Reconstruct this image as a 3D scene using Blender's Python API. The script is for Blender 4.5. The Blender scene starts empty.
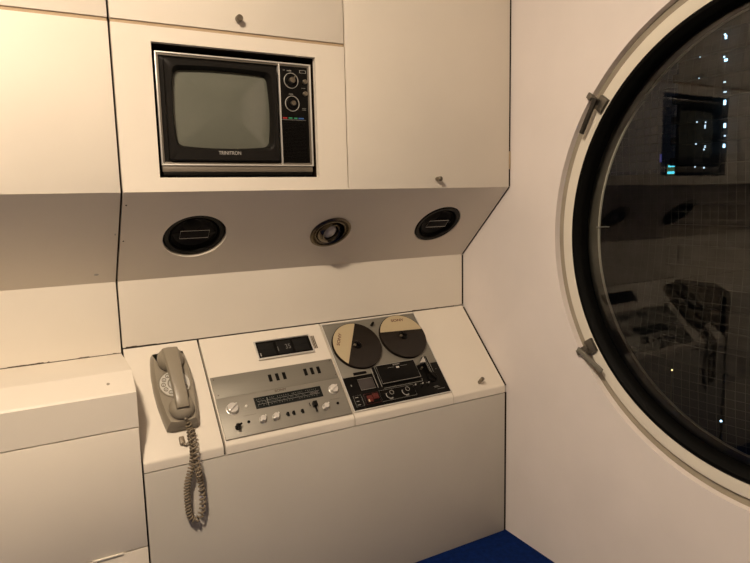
import bpy, bmesh, math, random
from math import pi, sin, cos, radians, hypot
from mathutils import Vector, Matrix
random.seed(7)
C = bpy.context.scene.collection

# ------------------------------------------------------------------ measures
XG, XM = -1.3017, -0.651          # module joints on the cabinet wall
ZU, YD, ZB, ZC = 0.4672, 0.2761, 0.2067, -0.0013
YF, ZD, ZL, ZF = 0.0118, -0.270, -0.2983, -0.8522
ZT = 0.8905
LC = hypot(YD-YF, ZC-ZD)          # length of the sloping console
LS = hypot(YD, ZU-ZB)             # length of the sloping soffit
WY, WZ = -0.8979, 0.3173          # centre of the round window
CEIL, BACKY, LEFTX, BY = 1.62, -2.12, -3.7, 0.34

# ------------------------------------------------------------------ materials
def nodes(name):
    m = bpy.data.materials.new(name); m.use_nodes = True
    nt = m.node_tree; b = nt.nodes['Principled BSDF']
    return m, nt, b
def mat(name, col, rough=.5, metal=0, var=0, scale=6, bump=0, bscale=60, spec=None, coat=0, stretch=None):
    m, nt, b = nodes(name)
    b.inputs['Base Color'].default_value = (*col, 1)
    b.inputs['Roughness'].default_value = rough
    b.inputs['Metallic'].default_value = metal
    if spec is not None: b.inputs['Specular IOR Level'].default_value = spec
    if coat: b.inputs['Coat Weight'].default_value = coat
    tc = nt.nodes.new('ShaderNodeTexCoord'); mp = nt.nodes.new('ShaderNodeMapping')
    nt.links.new(tc.outputs['Object'], mp.inputs[0])
    if stretch: mp.inputs['Scale'].default_value = stretch
    if var:
        n = nt.nodes.new('ShaderNodeTexNoise'); n.inputs['Scale'].default_value = scale; n.inputs['Detail'].default_value = 5
        r = nt.nodes.new('ShaderNodeValToRGB')
        r.color_ramp.elements[0].position = .3; r.color_ramp.elements[1].position = .7
        r.color_ramp.elements[0].color = (*[c*(1-var) for c in col], 1)
        r.color_ramp.elements[1].color = (*[min(1, c*(1+var)) for c in col], 1)
        nt.links.new(mp.outputs[0], n.inputs['Vector']); nt.links.new(n.outputs['Fac'], r.inputs[0]); nt.links.new(r.outputs[0], b.inputs['Base Color'])
    if bump:
        n = nt.nodes.new('ShaderNodeTexNoise'); n.inputs['Scale'].default_value = bscale; n.inputs['Detail'].default_value = 3
        bp = nt.nodes.new('ShaderNodeBump'); bp.inputs['Strength'].default_value = bump; bp.inputs['Distance'].default_value = .002
        nt.links.new(mp.outputs[0], n.inputs['Vector']); nt.links.new(n.outputs['Fac'], bp.inputs['Height']); nt.links.new(bp.outputs[0], b.inputs['Normal'])
    return m
def emit(name, col, s):
    m, nt, b = nodes(name)
    b.inputs['Base Color'].default_value = (*col, 1)
    b.inputs['Emission Color'].default_value = (*col, 1); b.inputs['Emission Strength'].default_value = s
    return m
def thin_glass(name, tint, refl=.02):
    m = bpy.data.materials.new(name); m.use_nodes = True; nt = m.node_tree; nt.nodes.clear()
    o = nt.nodes.new('ShaderNodeOutputMaterial'); mx = nt.nodes.new('ShaderNodeMixShader')
    t = nt.nodes.new('ShaderNodeBsdfTransparent'); g = nt.nodes.new('ShaderNodeBsdfGlossy'); f = nt.nodes.new('ShaderNodeFresnel')
    ad = nt.nodes.new('ShaderNodeMath'); ad.operation = 'ADD'; ad.inputs[1].default_value = refl
    f.inputs['IOR'].default_value = 1.5; t.inputs[0].default_value = (*tint, 1); g.inputs['Roughness'].default_value = 0
    nt.links.new(f.outputs[0], ad.inputs[0]); nt.links.new(ad.outputs[0], mx.inputs[0])
    nt.links.new(t.outputs[0], mx.inputs[1]); nt.links.new(g.outputs[0], mx.inputs[2]); nt.links.new(mx.outputs[0], o.inputs[0])
    return m

M = dict(
    paint=mat('cream_paint', (.72, .665, .58), .42, var=.035, scale=3, bump=.05, bscale=160),
    wallp=mat('off_white_wall_paint', (.77, .715, .69), .7, var=.035, scale=4, bump=.15, bscale=45),
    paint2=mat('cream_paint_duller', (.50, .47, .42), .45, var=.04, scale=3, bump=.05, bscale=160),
    edge=mat('raw_board_edge', (.16, .125, .09), .8),
    dark=mat('dark_joint', (.018, .012, .008), .9, spec=.05),
    carpet=mat('blue_carpet', (.003, .014, .085), .95, var=.25, scale=60, bump=.6, bscale=300, spec=.05),
    black=mat('black_plastic', (.004, .0035, .003), .38, spec=.12),
    blackm=mat('matt_black', (.007, .0065, .006), .75, spec=.2),
    rubber=mat('black_rubber', (.002, .002, .0018), .6, bump=.05, spec=.07),
    cone=mat('speaker_cone', (.008, .0075, .0075), .6, spec=.25),
    tvbezel=mat('tv_bezel_plastic', (.007, .006, .005), .5, bump=.03, bscale=200, spec=.18),
    chrome=mat('bright_trim', (.66, .64, .60), .35, .45),
    alu=mat('brushed_aluminium', (.275, .26, .225), .48, .4, var=.04, scale=12, stretch=(1, 40, 40)),
    alu2=mat('satin_aluminium', (.215, .203, .172), .5, .35, var=.03, scale=12, stretch=(1, 40, 40)),
    knobm=mat('polished_knob', (.78, .76, .72), .30, .55),
    handlem=mat('brushed_steel_knob', (.22, .19, .145), .38, .8, var=.06, scale=80),
    bronze=mat('bronze_ring', (.15, .125, .09), .25, 1),
    base=mat('television_base', (.16, .14, .115), .45, .3),
    phone=mat('grey_beige_plastic', (.245, .215, .165), .36, bump=.02, bscale=200),
    phone2=mat('coiled_cord', (.19, .15, .10), .5),
    dial=mat('dial_plate', (.52, .50, .45), .35),
    dialh=mat('finger_wheel_clear', (.26, .235, .19), .25),
    grey=mat('grey_print', (.34, .33, .30), .5),
    white=mat('white_print', (.42, .40, .37), .5),
    sticker=mat('cream_sticker', (.46, .375, .235), .5),
    reel=mat('smoked_reel', (.016, .012, .009), .25, spec=.3),
    tape=mat('recording_tape', (.030, .020, .014), .35),
    red=mat('red_plastic', (.085, .008, .005), .4),
    redp=mat('red_mark', (.35, .02, .02), .4), labp=mat('label_print', (.10, .02, .015), .5), greenp=mat('green_mark', (.03, .25, .12), .4), bluep=mat('blue_mark', (.04, .12, .38), .4),
    brown=mat('dark_print', (.09, .065, .04), .6),
    tunnel=mat('outer_reveal_metal', (.27, .24, .19), .6, var=.15, scale=14),
    ring=mat('cream_ring_enamel', (.70, .66, .57), .45, var=.03, scale=6),
    groove=mat('shade_toned_groove', (.30, .265, .205), .7, var=.08, scale=12),  # brown shade of the recess is put into this colour
    latchd=mat('dark_latch_metal', (.03, .026, .022), .4, .5),
    latchl=mat('dull_latch_metal', (.17, .155, .13), .4, .8), strip=mat('joint_filler', (.40, .30, .19), .8), shell=mat('bounce_damping_paint', (.13, .11, .09), .8),  # shell: room walls out of view, darkened to reduce bounced light
    net=mat('net_cord', (.21, .20, .18), .8),
    concrete=mat('night_concrete', (.16, .155, .15), .9, var=.2, scale=.3),
    asphalt=mat('asphalt', (.05, .05, .05), .95),
    screen=mat('crt_glass', (.115, .120, .098), .12, spec=.5, coat=.3),
    scale=mat('tuner_glass', (.012, .014, .014), .2, spec=.2),
    meter2=mat('faded_digit', (.15, .145, .13), .5), meter=mat('meter_face', (.05, .042, .040), .35),
    lampw=emit('cool_white_light', (.45, .75, 1), 3.2),
    lampd=emit('dim_white_light', (.60, .80, 1), 1.3),
    cyan=emit('cyan_sign_light', (.10, .75, 1), 1.4),
    olive=emit('dim_green_sign', (.25, .30, .12), .15),
    violet=emit('violet_sign_light', (.10, .10, .45), .3),
    warmw=emit('warm_street_light', (1, .78, .35), 2),
    lamp=emit('warm_ceiling_lamp', (1, .808, .60), 500),
    glass=thin_glass('window_glass', (.93, .95, .93), .012),
)

# ------------------------------------------------------------------ mesh helpers
I4 = Matrix.Identity(4)
def T(x=0, y=0, z=0): return Matrix.Translation((x, y, z))
def RX(a): return Matrix.Rotation(a, 4, 'X')
def RY(a): return Matrix.Rotation(a, 4, 'Y')
def RZ(a): return Matrix.Rotation(a, 4, 'Z')
def xf(bm, vs, m):
    if m is not None: bmesh.ops.transform(bm, matrix=m, verts=vs)
def box(bm, x0, x1, y0, y1, z0, z1, bev=0, seg=2, m=None):
    vs = [bm.verts.new(p) for p in ((x0,y0,z0),(x1,y0,z0),(x1,y1,z0),(x0,y1,z0),(x0,y0,z1),(x1,y0,z1),(x1,y1,z1),(x0,y1,z1))]
    fs = [bm.faces.new([vs[i] for i in f]) for f in ((3,2,1,0),(4,5,6,7),(0,1,5,4),(1,2,6,5),(2,3,7,6),(3,0,4,7))]
    if bev:
        es = list({e for f in fs for e in f.edges})
        r = bmesh.ops.bevel(bm, geom=es, offset=bev, segments=seg, affect='EDGES', profile=.5)
        vs = list({v for f in r['faces'] for v in f.verts} | {v for v in vs if v.is_valid})
    xf(bm, vs, m)
def lathe(bm, prof, m=None, seg=48, closed=False):
    """prof: (r, z) pairs turned about local Z"""
    rings = []; vs = []
    for r, z in prof:
        if r < 1e-6: v = [bm.verts.new((0, 0, z))]
        else: v = [bm.verts.new((r*cos(2*pi*k/seg), r*sin(2*pi*k/seg), z)) for k in range(seg)]
        rings.append(v); vs += v
    n = len(rings)
    for i in range(n if closed else n-1):
        a, b = rings[i], rings[(i+1) % n]
        for k in range(seg):
            k2 = (k+1) % seg
            if len(a) == 1 and len(b) == 1: continue
            if len(a) == 1: bm.faces.new((a[0], b[k2], b[k]))
            elif len(b) == 1: bm.faces.new((a[k], a[k2], b[0]))
            else: bm.faces.new((a[k], a[k2], b[k2], b[k]))
    xf(bm, vs, m)
def cyl(bm, r, z0, z1, m=None, seg=32, ch=0):
    p = [(0, z0), (r, z0), (r, z1-ch), (r-ch, z1), (0, z1)] if ch else [(0, z0), (r, z0), (r, z1), (0, z1)]
    lathe(bm, p, m, seg)
def tube(bm, pts, r, seg=8, closed=False, m=None, rfn=None):
    pts = [Vector(p) for p in pts]; n = len(pts); rings = []; vs = []
    t0 = (pts[1]-pts[0]).normalized()
    up = Vector((0, 0, 1)) if abs(t0.z) < .9 else Vector((1, 0, 0))
    nrm = t0.cross(up).normalized()
    for i, p in enumerate(pts):
        if closed: t = (pts[(i+1) % n]-pts[i-1]).normalized()
        else: t = (pts[min(i+1, n-1)]-pts[max(i-1, 0)]).normalized()
        nrm = (nrm-t*nrm.dot(t)).normalized(); bn = t.cross(nrm)
        rr = rfn(i/(n-1)) if rfn else r
        v = [bm.verts.new(p+(nrm*cos(2*pi*k/seg)+bn*sin(2*pi*k/seg))*rr) for k in range(seg)]
        rings.append(v); vs += v
    for i in range(n if closed else n-1):
        a, b = rings[i], rings[(i+1) % n]
        for k in range(seg): bm.faces.new((a[k], a[(k+1) % seg], b[(k+1) % seg], b[k]))
    if not closed:
        bm.faces.new(rings[0][::-1]); bm.faces.new(rings[-1])
    xf(bm, vs, m)
def prism(bm, poly, z0, z1, m=None, inset=None, bev=0):
    """poly extruded along local Z; inset = (dx fraction) polygon used at the top"""
    top = inset or poly
    a = [bm.verts.new((x, y, z0)) for x, y in poly]; b = [bm.verts.new((x, y, z1)) for x, y in top]
    n = len(poly); bm.faces.new(a[::-1]); tf = bm.faces.new(b)
    for k in range(n): bm.faces.new((a[k], a[(k+1) % n], b[(k+1) % n], b[k]))
    vs = a+b
    if bev:
        r = bmesh.ops.bevel(bm, geom=list(tf.edges), offset=bev, segments=3, affect='EDGES', profile=.5)
        vs = list({v for f in r['faces'] for v in f.verts} | {v for v in vs if v.is_valid})
    xf(bm, vs, m)
def holed(bm, x0, x1, y0, y1, cx, cy, r, z0, z1, n=96, m=None):
    """plate with a round hole; local XY plate from z0 (back) to z1 (front)"""
    cors = [(x1, y1), (x0, y1), (x0, y0), (x1, y0)]
    angs = sorted(set([2*pi*k/n for k in range(n)] + [math.atan2(y-cy, x-cx) % (2*pi) for x, y in cors]))
    def out(a):
        dx, dy = cos(a), sin(a); t = 1e9
        if dx > 1e-9: t = min(t, (x1-cx)/dx)
        if dx < -1e-9: t = min(t, (x0-cx)/dx)
        if dy > 1e-9: t = min(t, (y1-cy)/dy)
        if dy < -1e-9: t = min(t, (y0-cy)/dy)
        return cx+dx*t, cy+dy*t
    L = {}
    for z in (z0, z1):
        L[z] = ([bm.verts.new((cx+r*cos(a), cy+r*sin(a), z)) for a in angs], [bm.verts.new((*out(a), z)) for a in angs])
    N = len(angs)
    for k in range(N):
        j = (k+1) % N
        bm.faces.new((L[z1][0][k], L[z1][1][k], L[z1][1][j], L[z1][0][j]))
        bm.faces.new((L[z0][0][j], L[z0][1][j], L[z0][1][k], L[z0][0][k]))
        bm.faces.new((L[z0][0][k], L[z1][0][k], L[z1][0][j], L[z0][0][j]))
        bm.faces.new((L[z1][1][k], L[z0][1][k], L[z0][1][j], L[z1][1][j]))
    xf(bm, [v for z in L for q in L[z] for v in q], m)
def build(name, fn, m, parent=None, ang=32):
    bm = bmesh.new(); fn(bm)
    bmesh.ops.remove_doubles(bm, verts=bm.verts, dist=1e-6)
    bmesh.ops.recalc_face_normals(bm, faces=bm.faces)
    for f in bm.faces: f.smooth = True
    for e in bm.edges:
        if len(e.link_faces) == 2 and e.calc_face_angle(0) > radians(ang): e.smooth = False
    me = bpy.data.meshes.new(name); bm.to_mesh(me); bm.free()
    if not isinstance(m, (list, tuple)): m = [m]
    for q in m: me.materials.append(q)
    o = bpy.data.objects.new(name, me); C.objects.link(o)
    if parent: o.parent = parent
    return o
def thing(name, label, cat, mtx=None, group=None):
    o = bpy.data.objects.new(name, None); C.objects.link(o)
    o.empty_display_size = .05
    if mtx is not None: o.matrix_world = mtx
    o['label'] = label; o['category'] = cat
    if group: o['group'] = group
    return o
def tag(o, label, cat, group=None):
    o['label'] = label; o['category'] = cat
    if group: o['group'] = group
    return o
def struct(o): o['kind'] = 'structure'; return o
def lettering(name, s, size, m, parent, mtx, sx=1, bold=0):
    cu = bpy.data.curves.new('t', 'FONT'); cu.body = s; cu.size = size; cu.align_x = 'CENTER'; cu.align_y = 'CENTER'; cu.extrude = .0002; cu.offset = bold
    t = bpy.data.objects.new('t', cu); C.objects.link(t)
    bpy.context.view_layer.update()
    me = bpy.data.meshes.new_from_object(t.evaluated_get(bpy.context.evaluated_depsgraph_get()))
    bpy.data.objects.remove(t); bpy.data.curves.remove(cu)
    me.transform(mtx @ Matrix.Diagonal((sx, 1, 1, 1))); me.name = name
    me.materials.clear(); me.materials.append(m)
    o = bpy.data.objects.new(name, me); C.objects.link(o); o.parent = parent
    return o

# frames: local X = world x, local Z = outward normal
SL = math.atan2(ZC-ZD, YD-YF)
def CON(x, s, h=0):      # point on the sloping console, s metres down from its back edge
    return T(x, YD-s*cos(SL)-h*sin(SL), ZC-s*sin(SL)+h*cos(SL)) @ RX(SL)
SS = pi-math.atan2(ZU-ZB, YD)
def SOF(x, u, h=0):      # point on the sloping soffit, u metres from its upper front edge
    cy, sy = cos(SS), sin(SS)
    return T(x, -u*cy, ZU-u*sy) @ RX(SS) @ T(0, 0, h)
FR = RX(pi/2)            # local XY -> world XZ, local Z -> world -Y
def FRONT(x, z, y=0): return T(x, y, z) @ FR

# ------------------------------------------------------------------ setting
P = M['paint']
struct(build('floor', lambda b: box(b, LEFTX-.1, .16, BACKY-.1, BY+.1, ZF-.1, ZF), M['carpet']))
struct(build('ceiling', lambda b: box(b, LEFTX-.1, .16, BACKY-.1, BY+.1, CEIL, CEIL+.1), M['wallp']))
struct(build('wall_front', lambda b: box(b, LEFTX-.1, .16, BY, BY+.1, ZF, CEIL), M['shell']))
struct(build('wall_back', lambda b: box(b, LEFTX-.1, .16, BACKY-.1, BACKY, ZF, CEIL), M['shell']))
struct(build('wall_left', lambda b: box(b, LEFTX-.1, LEFTX, BACKY, BY, ZF, CEIL), M['shell']))
# window wall: local frame with Z -> world -X, X -> world -Y, Y -> world Z
WM = Matrix(((0, 0, -1, 0), (-1, 0, 0, WY), (0, 1, 0, WZ), (0, 0, 0, 1)))
struct(build('wall_right', lambda b: holed(b, -(BY-WY), -(BACKY-WY), ZF-WZ, CEIL-WZ, 0, 0, .68, -.15, 0, n=192, m=WM), M['wallp']))

# round window
win = bpy.data.objects.new('window_1', None); C.objects.link(win); win.matrix_world = WM; struct(win); win.empty_display_size = .1
def lz(prof, seg=192): return lambda b: lathe(b, prof, None, seg, closed=True)
build('shade_toned_groove', lz([(.6795, -.021), (.656, -.021), (.656, -.05), (.6795, -.05)]), M['groove'], win)
build('window_frame', lz([(.655, -.05), (.655, -.013), (.652, -.010), (.616, -.008), (.6135, -.009), (.6135, -.05)]), M['ring'], win)
build('gasket', lz([(.6130, -.045), (.6130, -.006), (.608, -.002), (.600, -.002), (.588, -.012), (.5825, -.022), (.5825, -.045)]), M['rubber'], win)
gp = build('glass_pane', lambda b: lathe(b, [(0, -.040), (.5820, -.040)], None, 128), M['glass'], win)
if gp.data.polygons[0].normal.z < 0: gp.data.flip_normals()
build('window_reveal', lz([(.650, -.047), (.586, -.047), (.588, -.050), (.591, -.056), (.591, -.102), (.650, -.102)]), M['tunnel'], win)
build('outer_bead', lz([(.650, -.103), (.590, -.103), (.5895, -.099), (.5870, -.099), (.5855, -.103), (.5862, -.107), (.650, -.109)]), M['ring'], win)
def brk(b):
    for a in (-79.5,):
        box(b, .583, .5905, -.006, .006, -.098, -.058, .001, m=RZ(radians(a-0)))
build('reveal_clip', brk, M['ring'], win)
# a thin pin bridging the outer reveal, left of the pane
build('spacer_pin', lambda b: tube(b, [(-.612, .010, -.094), (-.541, .0135, -.094)], .0014, 8), M['chrome'], win)

def latch(name, ang, rl, lever_dir, lever_len, mats, flip=1):
    """cam latch on the ring at polar angle ang"""
    R = RZ(ang)
    l = bpy.data.objects.new(name, None); C.objects.link(l); l.parent = win
    def plate(b):
        box(b, .618, .650, -.022, .022, -.009, .004, .002, m=R)
    build('latch_plate', plate, mats[1], l)
    def hook(b):
        box(b, .640, .688, -.009, .009, .004, .012, .002, m=R)
        cyl(b, .009, 0, .016, m=R @ T(.672, 0, .002), seg=20, ch=.002)
    build('latch_arm', hook, mats[1], l)
    def lever(b):
        p0 = R @ Vector((rl, 0, .018)); p1 = p0 + Vector((cos(lever_dir), sin(lever_dir), 0))*lever_len
        d = (p1-p0); a = math.atan2(d.y, d.x)
        box(b, -.010, d.length, -.0075, .0075, -.004, .004, .0018, m=T(*p0) @ RZ(a))
    build('latch_lever', lever, mats[0], l)
latch('window_latch', radians(142.8), .646, radians(242), .100, (M['latchd'], M['latchl']))
latch('window_latch', radians(214.5), .664, radians(-28), .100, (M['alu2'], M['latchl']))
# label only where the look differs
# ------------------------------------------------------------------ cabinets
G = .0022    # half joint width
def panel(bm, x0, x1, z0, z1, y=0, th=.018, bev=.0012): box(bm, x0, x1, y, y+th, z0, z1, bev)
def knob_at(mtx, parent, ln=.026, r=.0078):
    o = build('knob', lambda b: lathe(b, [(0, -.001), (r*.72, -.001), (r*.72, .003), (r*.95, .005), (r, .008), (r, ln-.002), (r-.0018, ln), (0, ln)], mtx, 28), M['handlem'], parent)
    return o

# --- right-hand wall unit
XR = -.0080
wu = thing('wall_cabinet', 'cream wall cabinet right of the long joint, holding the television and sloping speaker soffit', 'cabinet', T(XG, BY, ZB))
W = Matrix(wu.matrix_world).inverted()
TVX0, TVX1, TVZ0, TVZ1 = -1.2045, -.7480, .5045, .8480
def carcass(b):
    box(b, XG+.0045, XG+.018, .020, BY-.004, ZU+.002, CEIL-.004, m=W)
    box(b, XR-.016, XR, .020, BY-.004, ZU+.002, CEIL-.004, m=W)
    box(b, XM-.007, XM+.007, .0205, BY-.004, ZU+.002, CEIL-.004, m=W)
    box(b, XG+.018, XR-.016, BY-.012, BY-.004, ZB-.15, CEIL-.004, m=W)
    box(b, XG+.018, XM-.007, .030, BY-.012, ZT-.007, ZT+.007, m=W)
    box(b, XG+.018, XM-.007, .030, BY-.012, ZU+.002, ZU+.014, m=W)
    box(b, XM+.007, XR-.016, .0205, BY-.012, ZU+.002, ZU+.014, m=W)
build('body', carcass, M['edge'], wu)
build('joint_strip', lambda b: box(b, XG+.0045, XM-.001, .0045, .0178, ZT-.0046, ZT+.0046, m=W), M['strip'], wu)
build('gap_shade_strip', lambda b: box(b, XR+.0004, -.0006, .002, .018, ZU+.002, CEIL-.004, m=W), M['dark'], wu)  # dark strip added to stand in for shade inside the corner gap
build('gap_shade_strip', lambda b: box(b, XR-.0004, -.0006, -LS, -.004, -.014, -.002, m=W @ SOF(0, 0)), M['dark'], wu)
build('gap_shade_strip', lambda b: box(b, XR-.0004, -.0006, YD+.002, YD+.016, ZC+.004, ZB-.004, m=W), M['dark'], wu)
d = build('door', lambda b: panel(b, XM+G, XR, ZU, CEIL-.006), P, wu); d.data.transform(W)
knob_at(W @ FRONT(-.3215, .4966), d)
d = build('flap_door', lambda b: panel(b, XG+G+.0015, XM-G, ZT+.0048, CEIL-.006), P, wu); d.data.transform(W)
knob_at(W @ FRONT(-.9735, .9270), d, .022, .0092)
def tvpanel(b):
    x0, x1, z0, z1 = XG+G+.0015, XM-G, ZU, ZT-.0048
    y0, y1 = 0, .018
    outer = [(x0, z0), (x1, z0), (x1, z1), (x0, z1)]; inner = [(TVX0, TVZ0), (TVX1, TVZ0), (TVX1, TVZ1), (TVX0, TVZ1)]
    v = {}
    for y in (y0, y1):
        v[y] = ([b.verts.new((x, y, z)) for x, z in outer], [b.verts.new((x, y, z)) for x, z in inner])
    for k in range(4):
        j = (k+1) % 4
        for y in (y0, y1): b.faces.new((v[y][0][k], v[y][0][j], v[y][1][j], v[y][1][k]))
        b.faces.new((v[y0][0][k], v[y1][0][k], v[y1][0][j], v[y0][0][j]))
        b.faces.new((v[y0][1][k], v[y1][1][k], v[y1][1][j], v[y0][1][j]))
    bmesh.ops.transform(b, matrix=W, verts=b.verts)
build('television_panel', tvpanel, P, wu)
def niche(b):
    t = .006
    box(b, TVX0-t, TVX0-.0003, .0185, .322, TVZ0-t, TVZ1+t, m=W); box(b, TVX1+.0003, TVX1+t, .0185, .322, TVZ0-t, TVZ1+t, m=W)
    box(b, TVX0, TVX1, .0185, .322, TVZ0-t, TVZ0-.0003, m=W); box(b, TVX0, TVX1, .0185, .322, TVZ1+.0003, TVZ1+t, m=W)
    box(b, TVX0, TVX1, .318, .322, TVZ0, TVZ1, m=W)
build('niche_lining', niche, M['dark'], wu)
# soffit with three round holes
UL, UM, URr = .190, .206, .186
def soffit(b):
    xs = [XG+G+.0015, -.87, -.46, XR-.001]
    for (xa, xb), (cx, u, r) in zip(zip(xs[:-1], xs[1:]), ((-1.0915, UL, .0925), (-.6485, .200, .062), (-.2245, URr, .0905))):
        mm = W @ SOF(0, 0)
        holed(b, xa, xb, -LS, -.0, cx, -u, r, -.014, 0, 96, m=mm)
sf = build('soffit', soffit, P, wu)
build('back_panel', lambda b: box(b, XG+G+.0015, XR-.001, YD, YD+.016, ZC+.003, ZB, m=W), P, wu)
for x, u in ((-1.2885, .048), (-1.2895, .193)):
    build('screw_hole', lambda b: cyl(b, .0022, 0, .0008, m=W @ SOF(x, u), seg=12), M['dark'], wu)

# --- left-hand wall unit
XLE = -2.62
wl = thing('wall_cabinet', 'cream wall cabinet with plain doors, left of the joint beside the television', 'cabinet', T(XLE, BY, ZB))
WL = Matrix(wl.matrix_world).inverted()
def carc2(b):
    box(b, XG-.018, XG-.0045, .020, BY-.004, ZU+.002, CEIL-.004, m=WL)
    box(b, XLE+.001, XLE+.016, .020, BY-.004, ZU+.002, CEIL-.004, m=WL)
    box(b, XLE+.016, XG-.018, BY-.012, BY-.004, ZB-.15, CEIL-.004, m=WL)
    box(b, XLE+.016, XG-.018, .030, BY-.012, ZT-.007, ZT+.007, m=WL)
    box(b, XLE+.016, XG-.018, .0205, BY-.012, ZU+.002, ZU+.014, m=WL)
build('body', carc2, M['edge'], wl)
build('joint_strip', lambda b: box(b, XLE+.001, XG-.003, .0045, .0178, ZT-.0046, ZT+.0046, m=WL), M['strip'], wl)
d = build('flap_door', lambda b: panel(b, XLE, XG-G, ZT+.0048, CEIL-.006), P, wl); d.data.transform(WL)
d = build('door', lambda b: panel(b, XLE, XG-G, ZU, ZT-.0048), P, wl); d.data.transform(WL)
def sof2(b):
    box(b, XLE, XG-G, -LS, 0, -.014, 0, m=WL @ SOF(0, 0))
build('soffit', sof2, P, wl)
build('back_panel', lambda b: box(b, XLE, XG-G, YD, YD+.016, -.012, ZB, m=WL), P, wl)
for x, u, r in ((-1.3115, .163, .0052), (-1.357, .338, .0065)):
    def chips(b):
        lathe(b, [(0, .0014), (r*.55, .0011), (r*.8, 0)], m=WL @ SOF(x, u) @ Matrix.Diagonal((.6 if r < .006 else 1.3, 1, 1, 1)), seg=9)
    build('paint_chip', chips, M['white'], wl)

# --- right-hand console (base) unit
cb = thing('console_cabinet', 'cream built-in console with sloping top holding telephone, tuner and tape deck', 'cabinet', T(XG, BY, ZF))
CB = Matrix(cb.matrix_world).inverted()
def cons_panel(x0, x1, cut=None):
    """thick sloping lid that folds over the front edge into a short lip"""
    th = .020
    pf = [(YD-.001, ZC-.00105)]
    # rounded fold between slope and lip
    e = Vector((YF, ZD)); u1 = Vector((YD-YF, ZC-ZD)).normalized(); u2 = Vector((0, -1)); rr = .006
    for k in range(6):
        t = k/5; a = e+u1*rr; c_ = e+u2*rr
        pf.append(tuple((1-t)**2*a+2*t*(1-t)*e+t*t*c_))
    pf += [(YF, ZL+.0022), (YF+th, ZL+.0022), (YF+th, ZD-.004), (YD-.001, ZC-th*1.4)]
    def fn(b):
        # polygon in (y, z) extruded along x
        va = [b.verts.new((x0, y, z)) for y, z in pf]; vb = [b.verts.new((x1, y, z)) for y, z in pf]; n = len(pf)
        fa = b.faces.new(va); fb = b.faces.new(vb[::-1])
        for k in range(n): b.faces.new((va[k], vb[k], vb[(k+1) % n], va[(k+1) % n]))
        bmesh.ops.transform(b, matrix=CB, verts=b.verts)
    return fn
X1, X2, X3 = -1.0735, -.6448, -.2480
build('telephone_panel', cons_panel(XG+.0035, X1-.0030), P, cb)
build('tuner_panel', cons_panel(X1+.0038, X2-.0016), P, cb)
build('recorder_panel', cons_panel(X2+.0016, X3-.0008), P, cb)
lid = build('lid', cons_panel(X3+.0008, XR-.002), P, cb)
knob_at(CB @ CON(-.1155, .345), lid, .033, .0072)
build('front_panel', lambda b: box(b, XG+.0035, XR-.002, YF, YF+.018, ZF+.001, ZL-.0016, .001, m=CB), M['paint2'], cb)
build('gap_shade_strip', lambda b: box(b, XR-.0012, -.0006, YF+.002, YF+.018, ZF+.001, ZL, m=CB), M['dark'], cb)  # dark strips added here too, for the shade in the gap
build('gap_shade_strip', lambda b: box(b, XR-.0012, -.0006, .008, LC-.003, -.016, -.002, m=CB @ T(0, YD, ZC) @ RX(SL) @ Matrix.Diagonal((1, -1, 1, 1))), M['dark'], cb)
def cbody(b):
    box(b, XG+.006, XG+.020, YF+.030, BY-.004, ZF+.001, ZL-.03, m=CB)
    box(b, XR-.020, XR-.004, YF+.030, BY-.004, ZF+.001, ZL-.03, m=CB)
    box(b, XG+.020, XR-.020, YF+.022, YF+.030, ZF+.001, ZL-.001, m=CB)
    box(b, XG+.020, XR-.020, BY-.012, BY-.004, ZF+.001, ZC-.06, m=CB)
    # sloping inner frame seen as the dark bottom of the joints
    box(b, XG+.008, XR-.008, .012, LC-.03, -.036, -.030, m=CB @ T(0, YD, ZC) @ RX(SL) @ Matrix.Diagonal((1, -1, 1, 1)))
build('body', cbody, M['dark'], cb)
# chipped caulking along the back joint
def crack(x0, x1, y, z, seedn, m):
    rnd = random.Random(seedn)
    def fn(b):
        x = x0; up = []; h = .002
        while x < x1:
            if rnd.random() < .22: h = rnd.choice((.0002, .0004, .0014, .0022, .0030))
            up.append((x, z+h*rnd.uniform(.5, 1))); x += .005
        vs = [b.verts.new((px, y, pz)) for px, pz in up]; ws = [b.verts.new((px, y, z-.001)) for px, pz in up]
        for k in range(len(up)-1): b.faces.new((vs[k], vs[k+1], ws[k+1], ws[k]))
        bmesh.ops.transform(b, matrix=m, verts=b.verts)
    return fn
build('caulk_crack', crack(-1.29, -1.20, YD-.0006, ZC+.004, 3, W), M['brown'], wu)
build('caulk_crack', crack(-.25, -.03, YD-.0006, ZC+.003, 5, W), M['brown'], wu)
build('caulk_crack', crack(-1.95, -1.31, YD-.0006, -.0115, 9, WL), M['brown'], wl)

# --- left-hand base unit
bl = thing('base_cabinet', 'cream base cabinet with flat rounded top, left of the telephone console', 'cabinet', T(XLE, BY, ZF))
BL = Matrix(bl.matrix_world).inverted()
YL = -.002
def lprof(b):
    pf = [(YD-.001, -.0135), (.070, -.0135), (.064, -.0145), (.003, -.0545), (YL, -.0600), (YL, -.1560), (.018, -.1560), (.018, -.08), (.07, -.040), (YD-.001, -.040)]
    va = [b.verts.new((XLE, y, z)) for y, z in pf]; vb = [b.verts.new((XG-G, y, z)) for y, z in pf]; n = len(pf)
    b.faces.new(va); b.faces.new(vb[::-1])
    for k in range(n): b.faces.new((va[k], vb[k], vb[(k+1) % n], va[(k+1) % n]))
    bmesh.ops.transform(b, matrix=BL, verts=b.verts)
build('top', lprof, P, bl, 14)
build('door', lambda b: box(b, XLE, XG-G-.001, YL, YL+.018, -.5000, -.1595, .001, m=BL), P, bl)
build('lower_door', lambda b: box(b, XLE, XG-G-.001, YL, YL+.018, ZF+.001, -.5035, .001, m=BL), P, bl)
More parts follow.
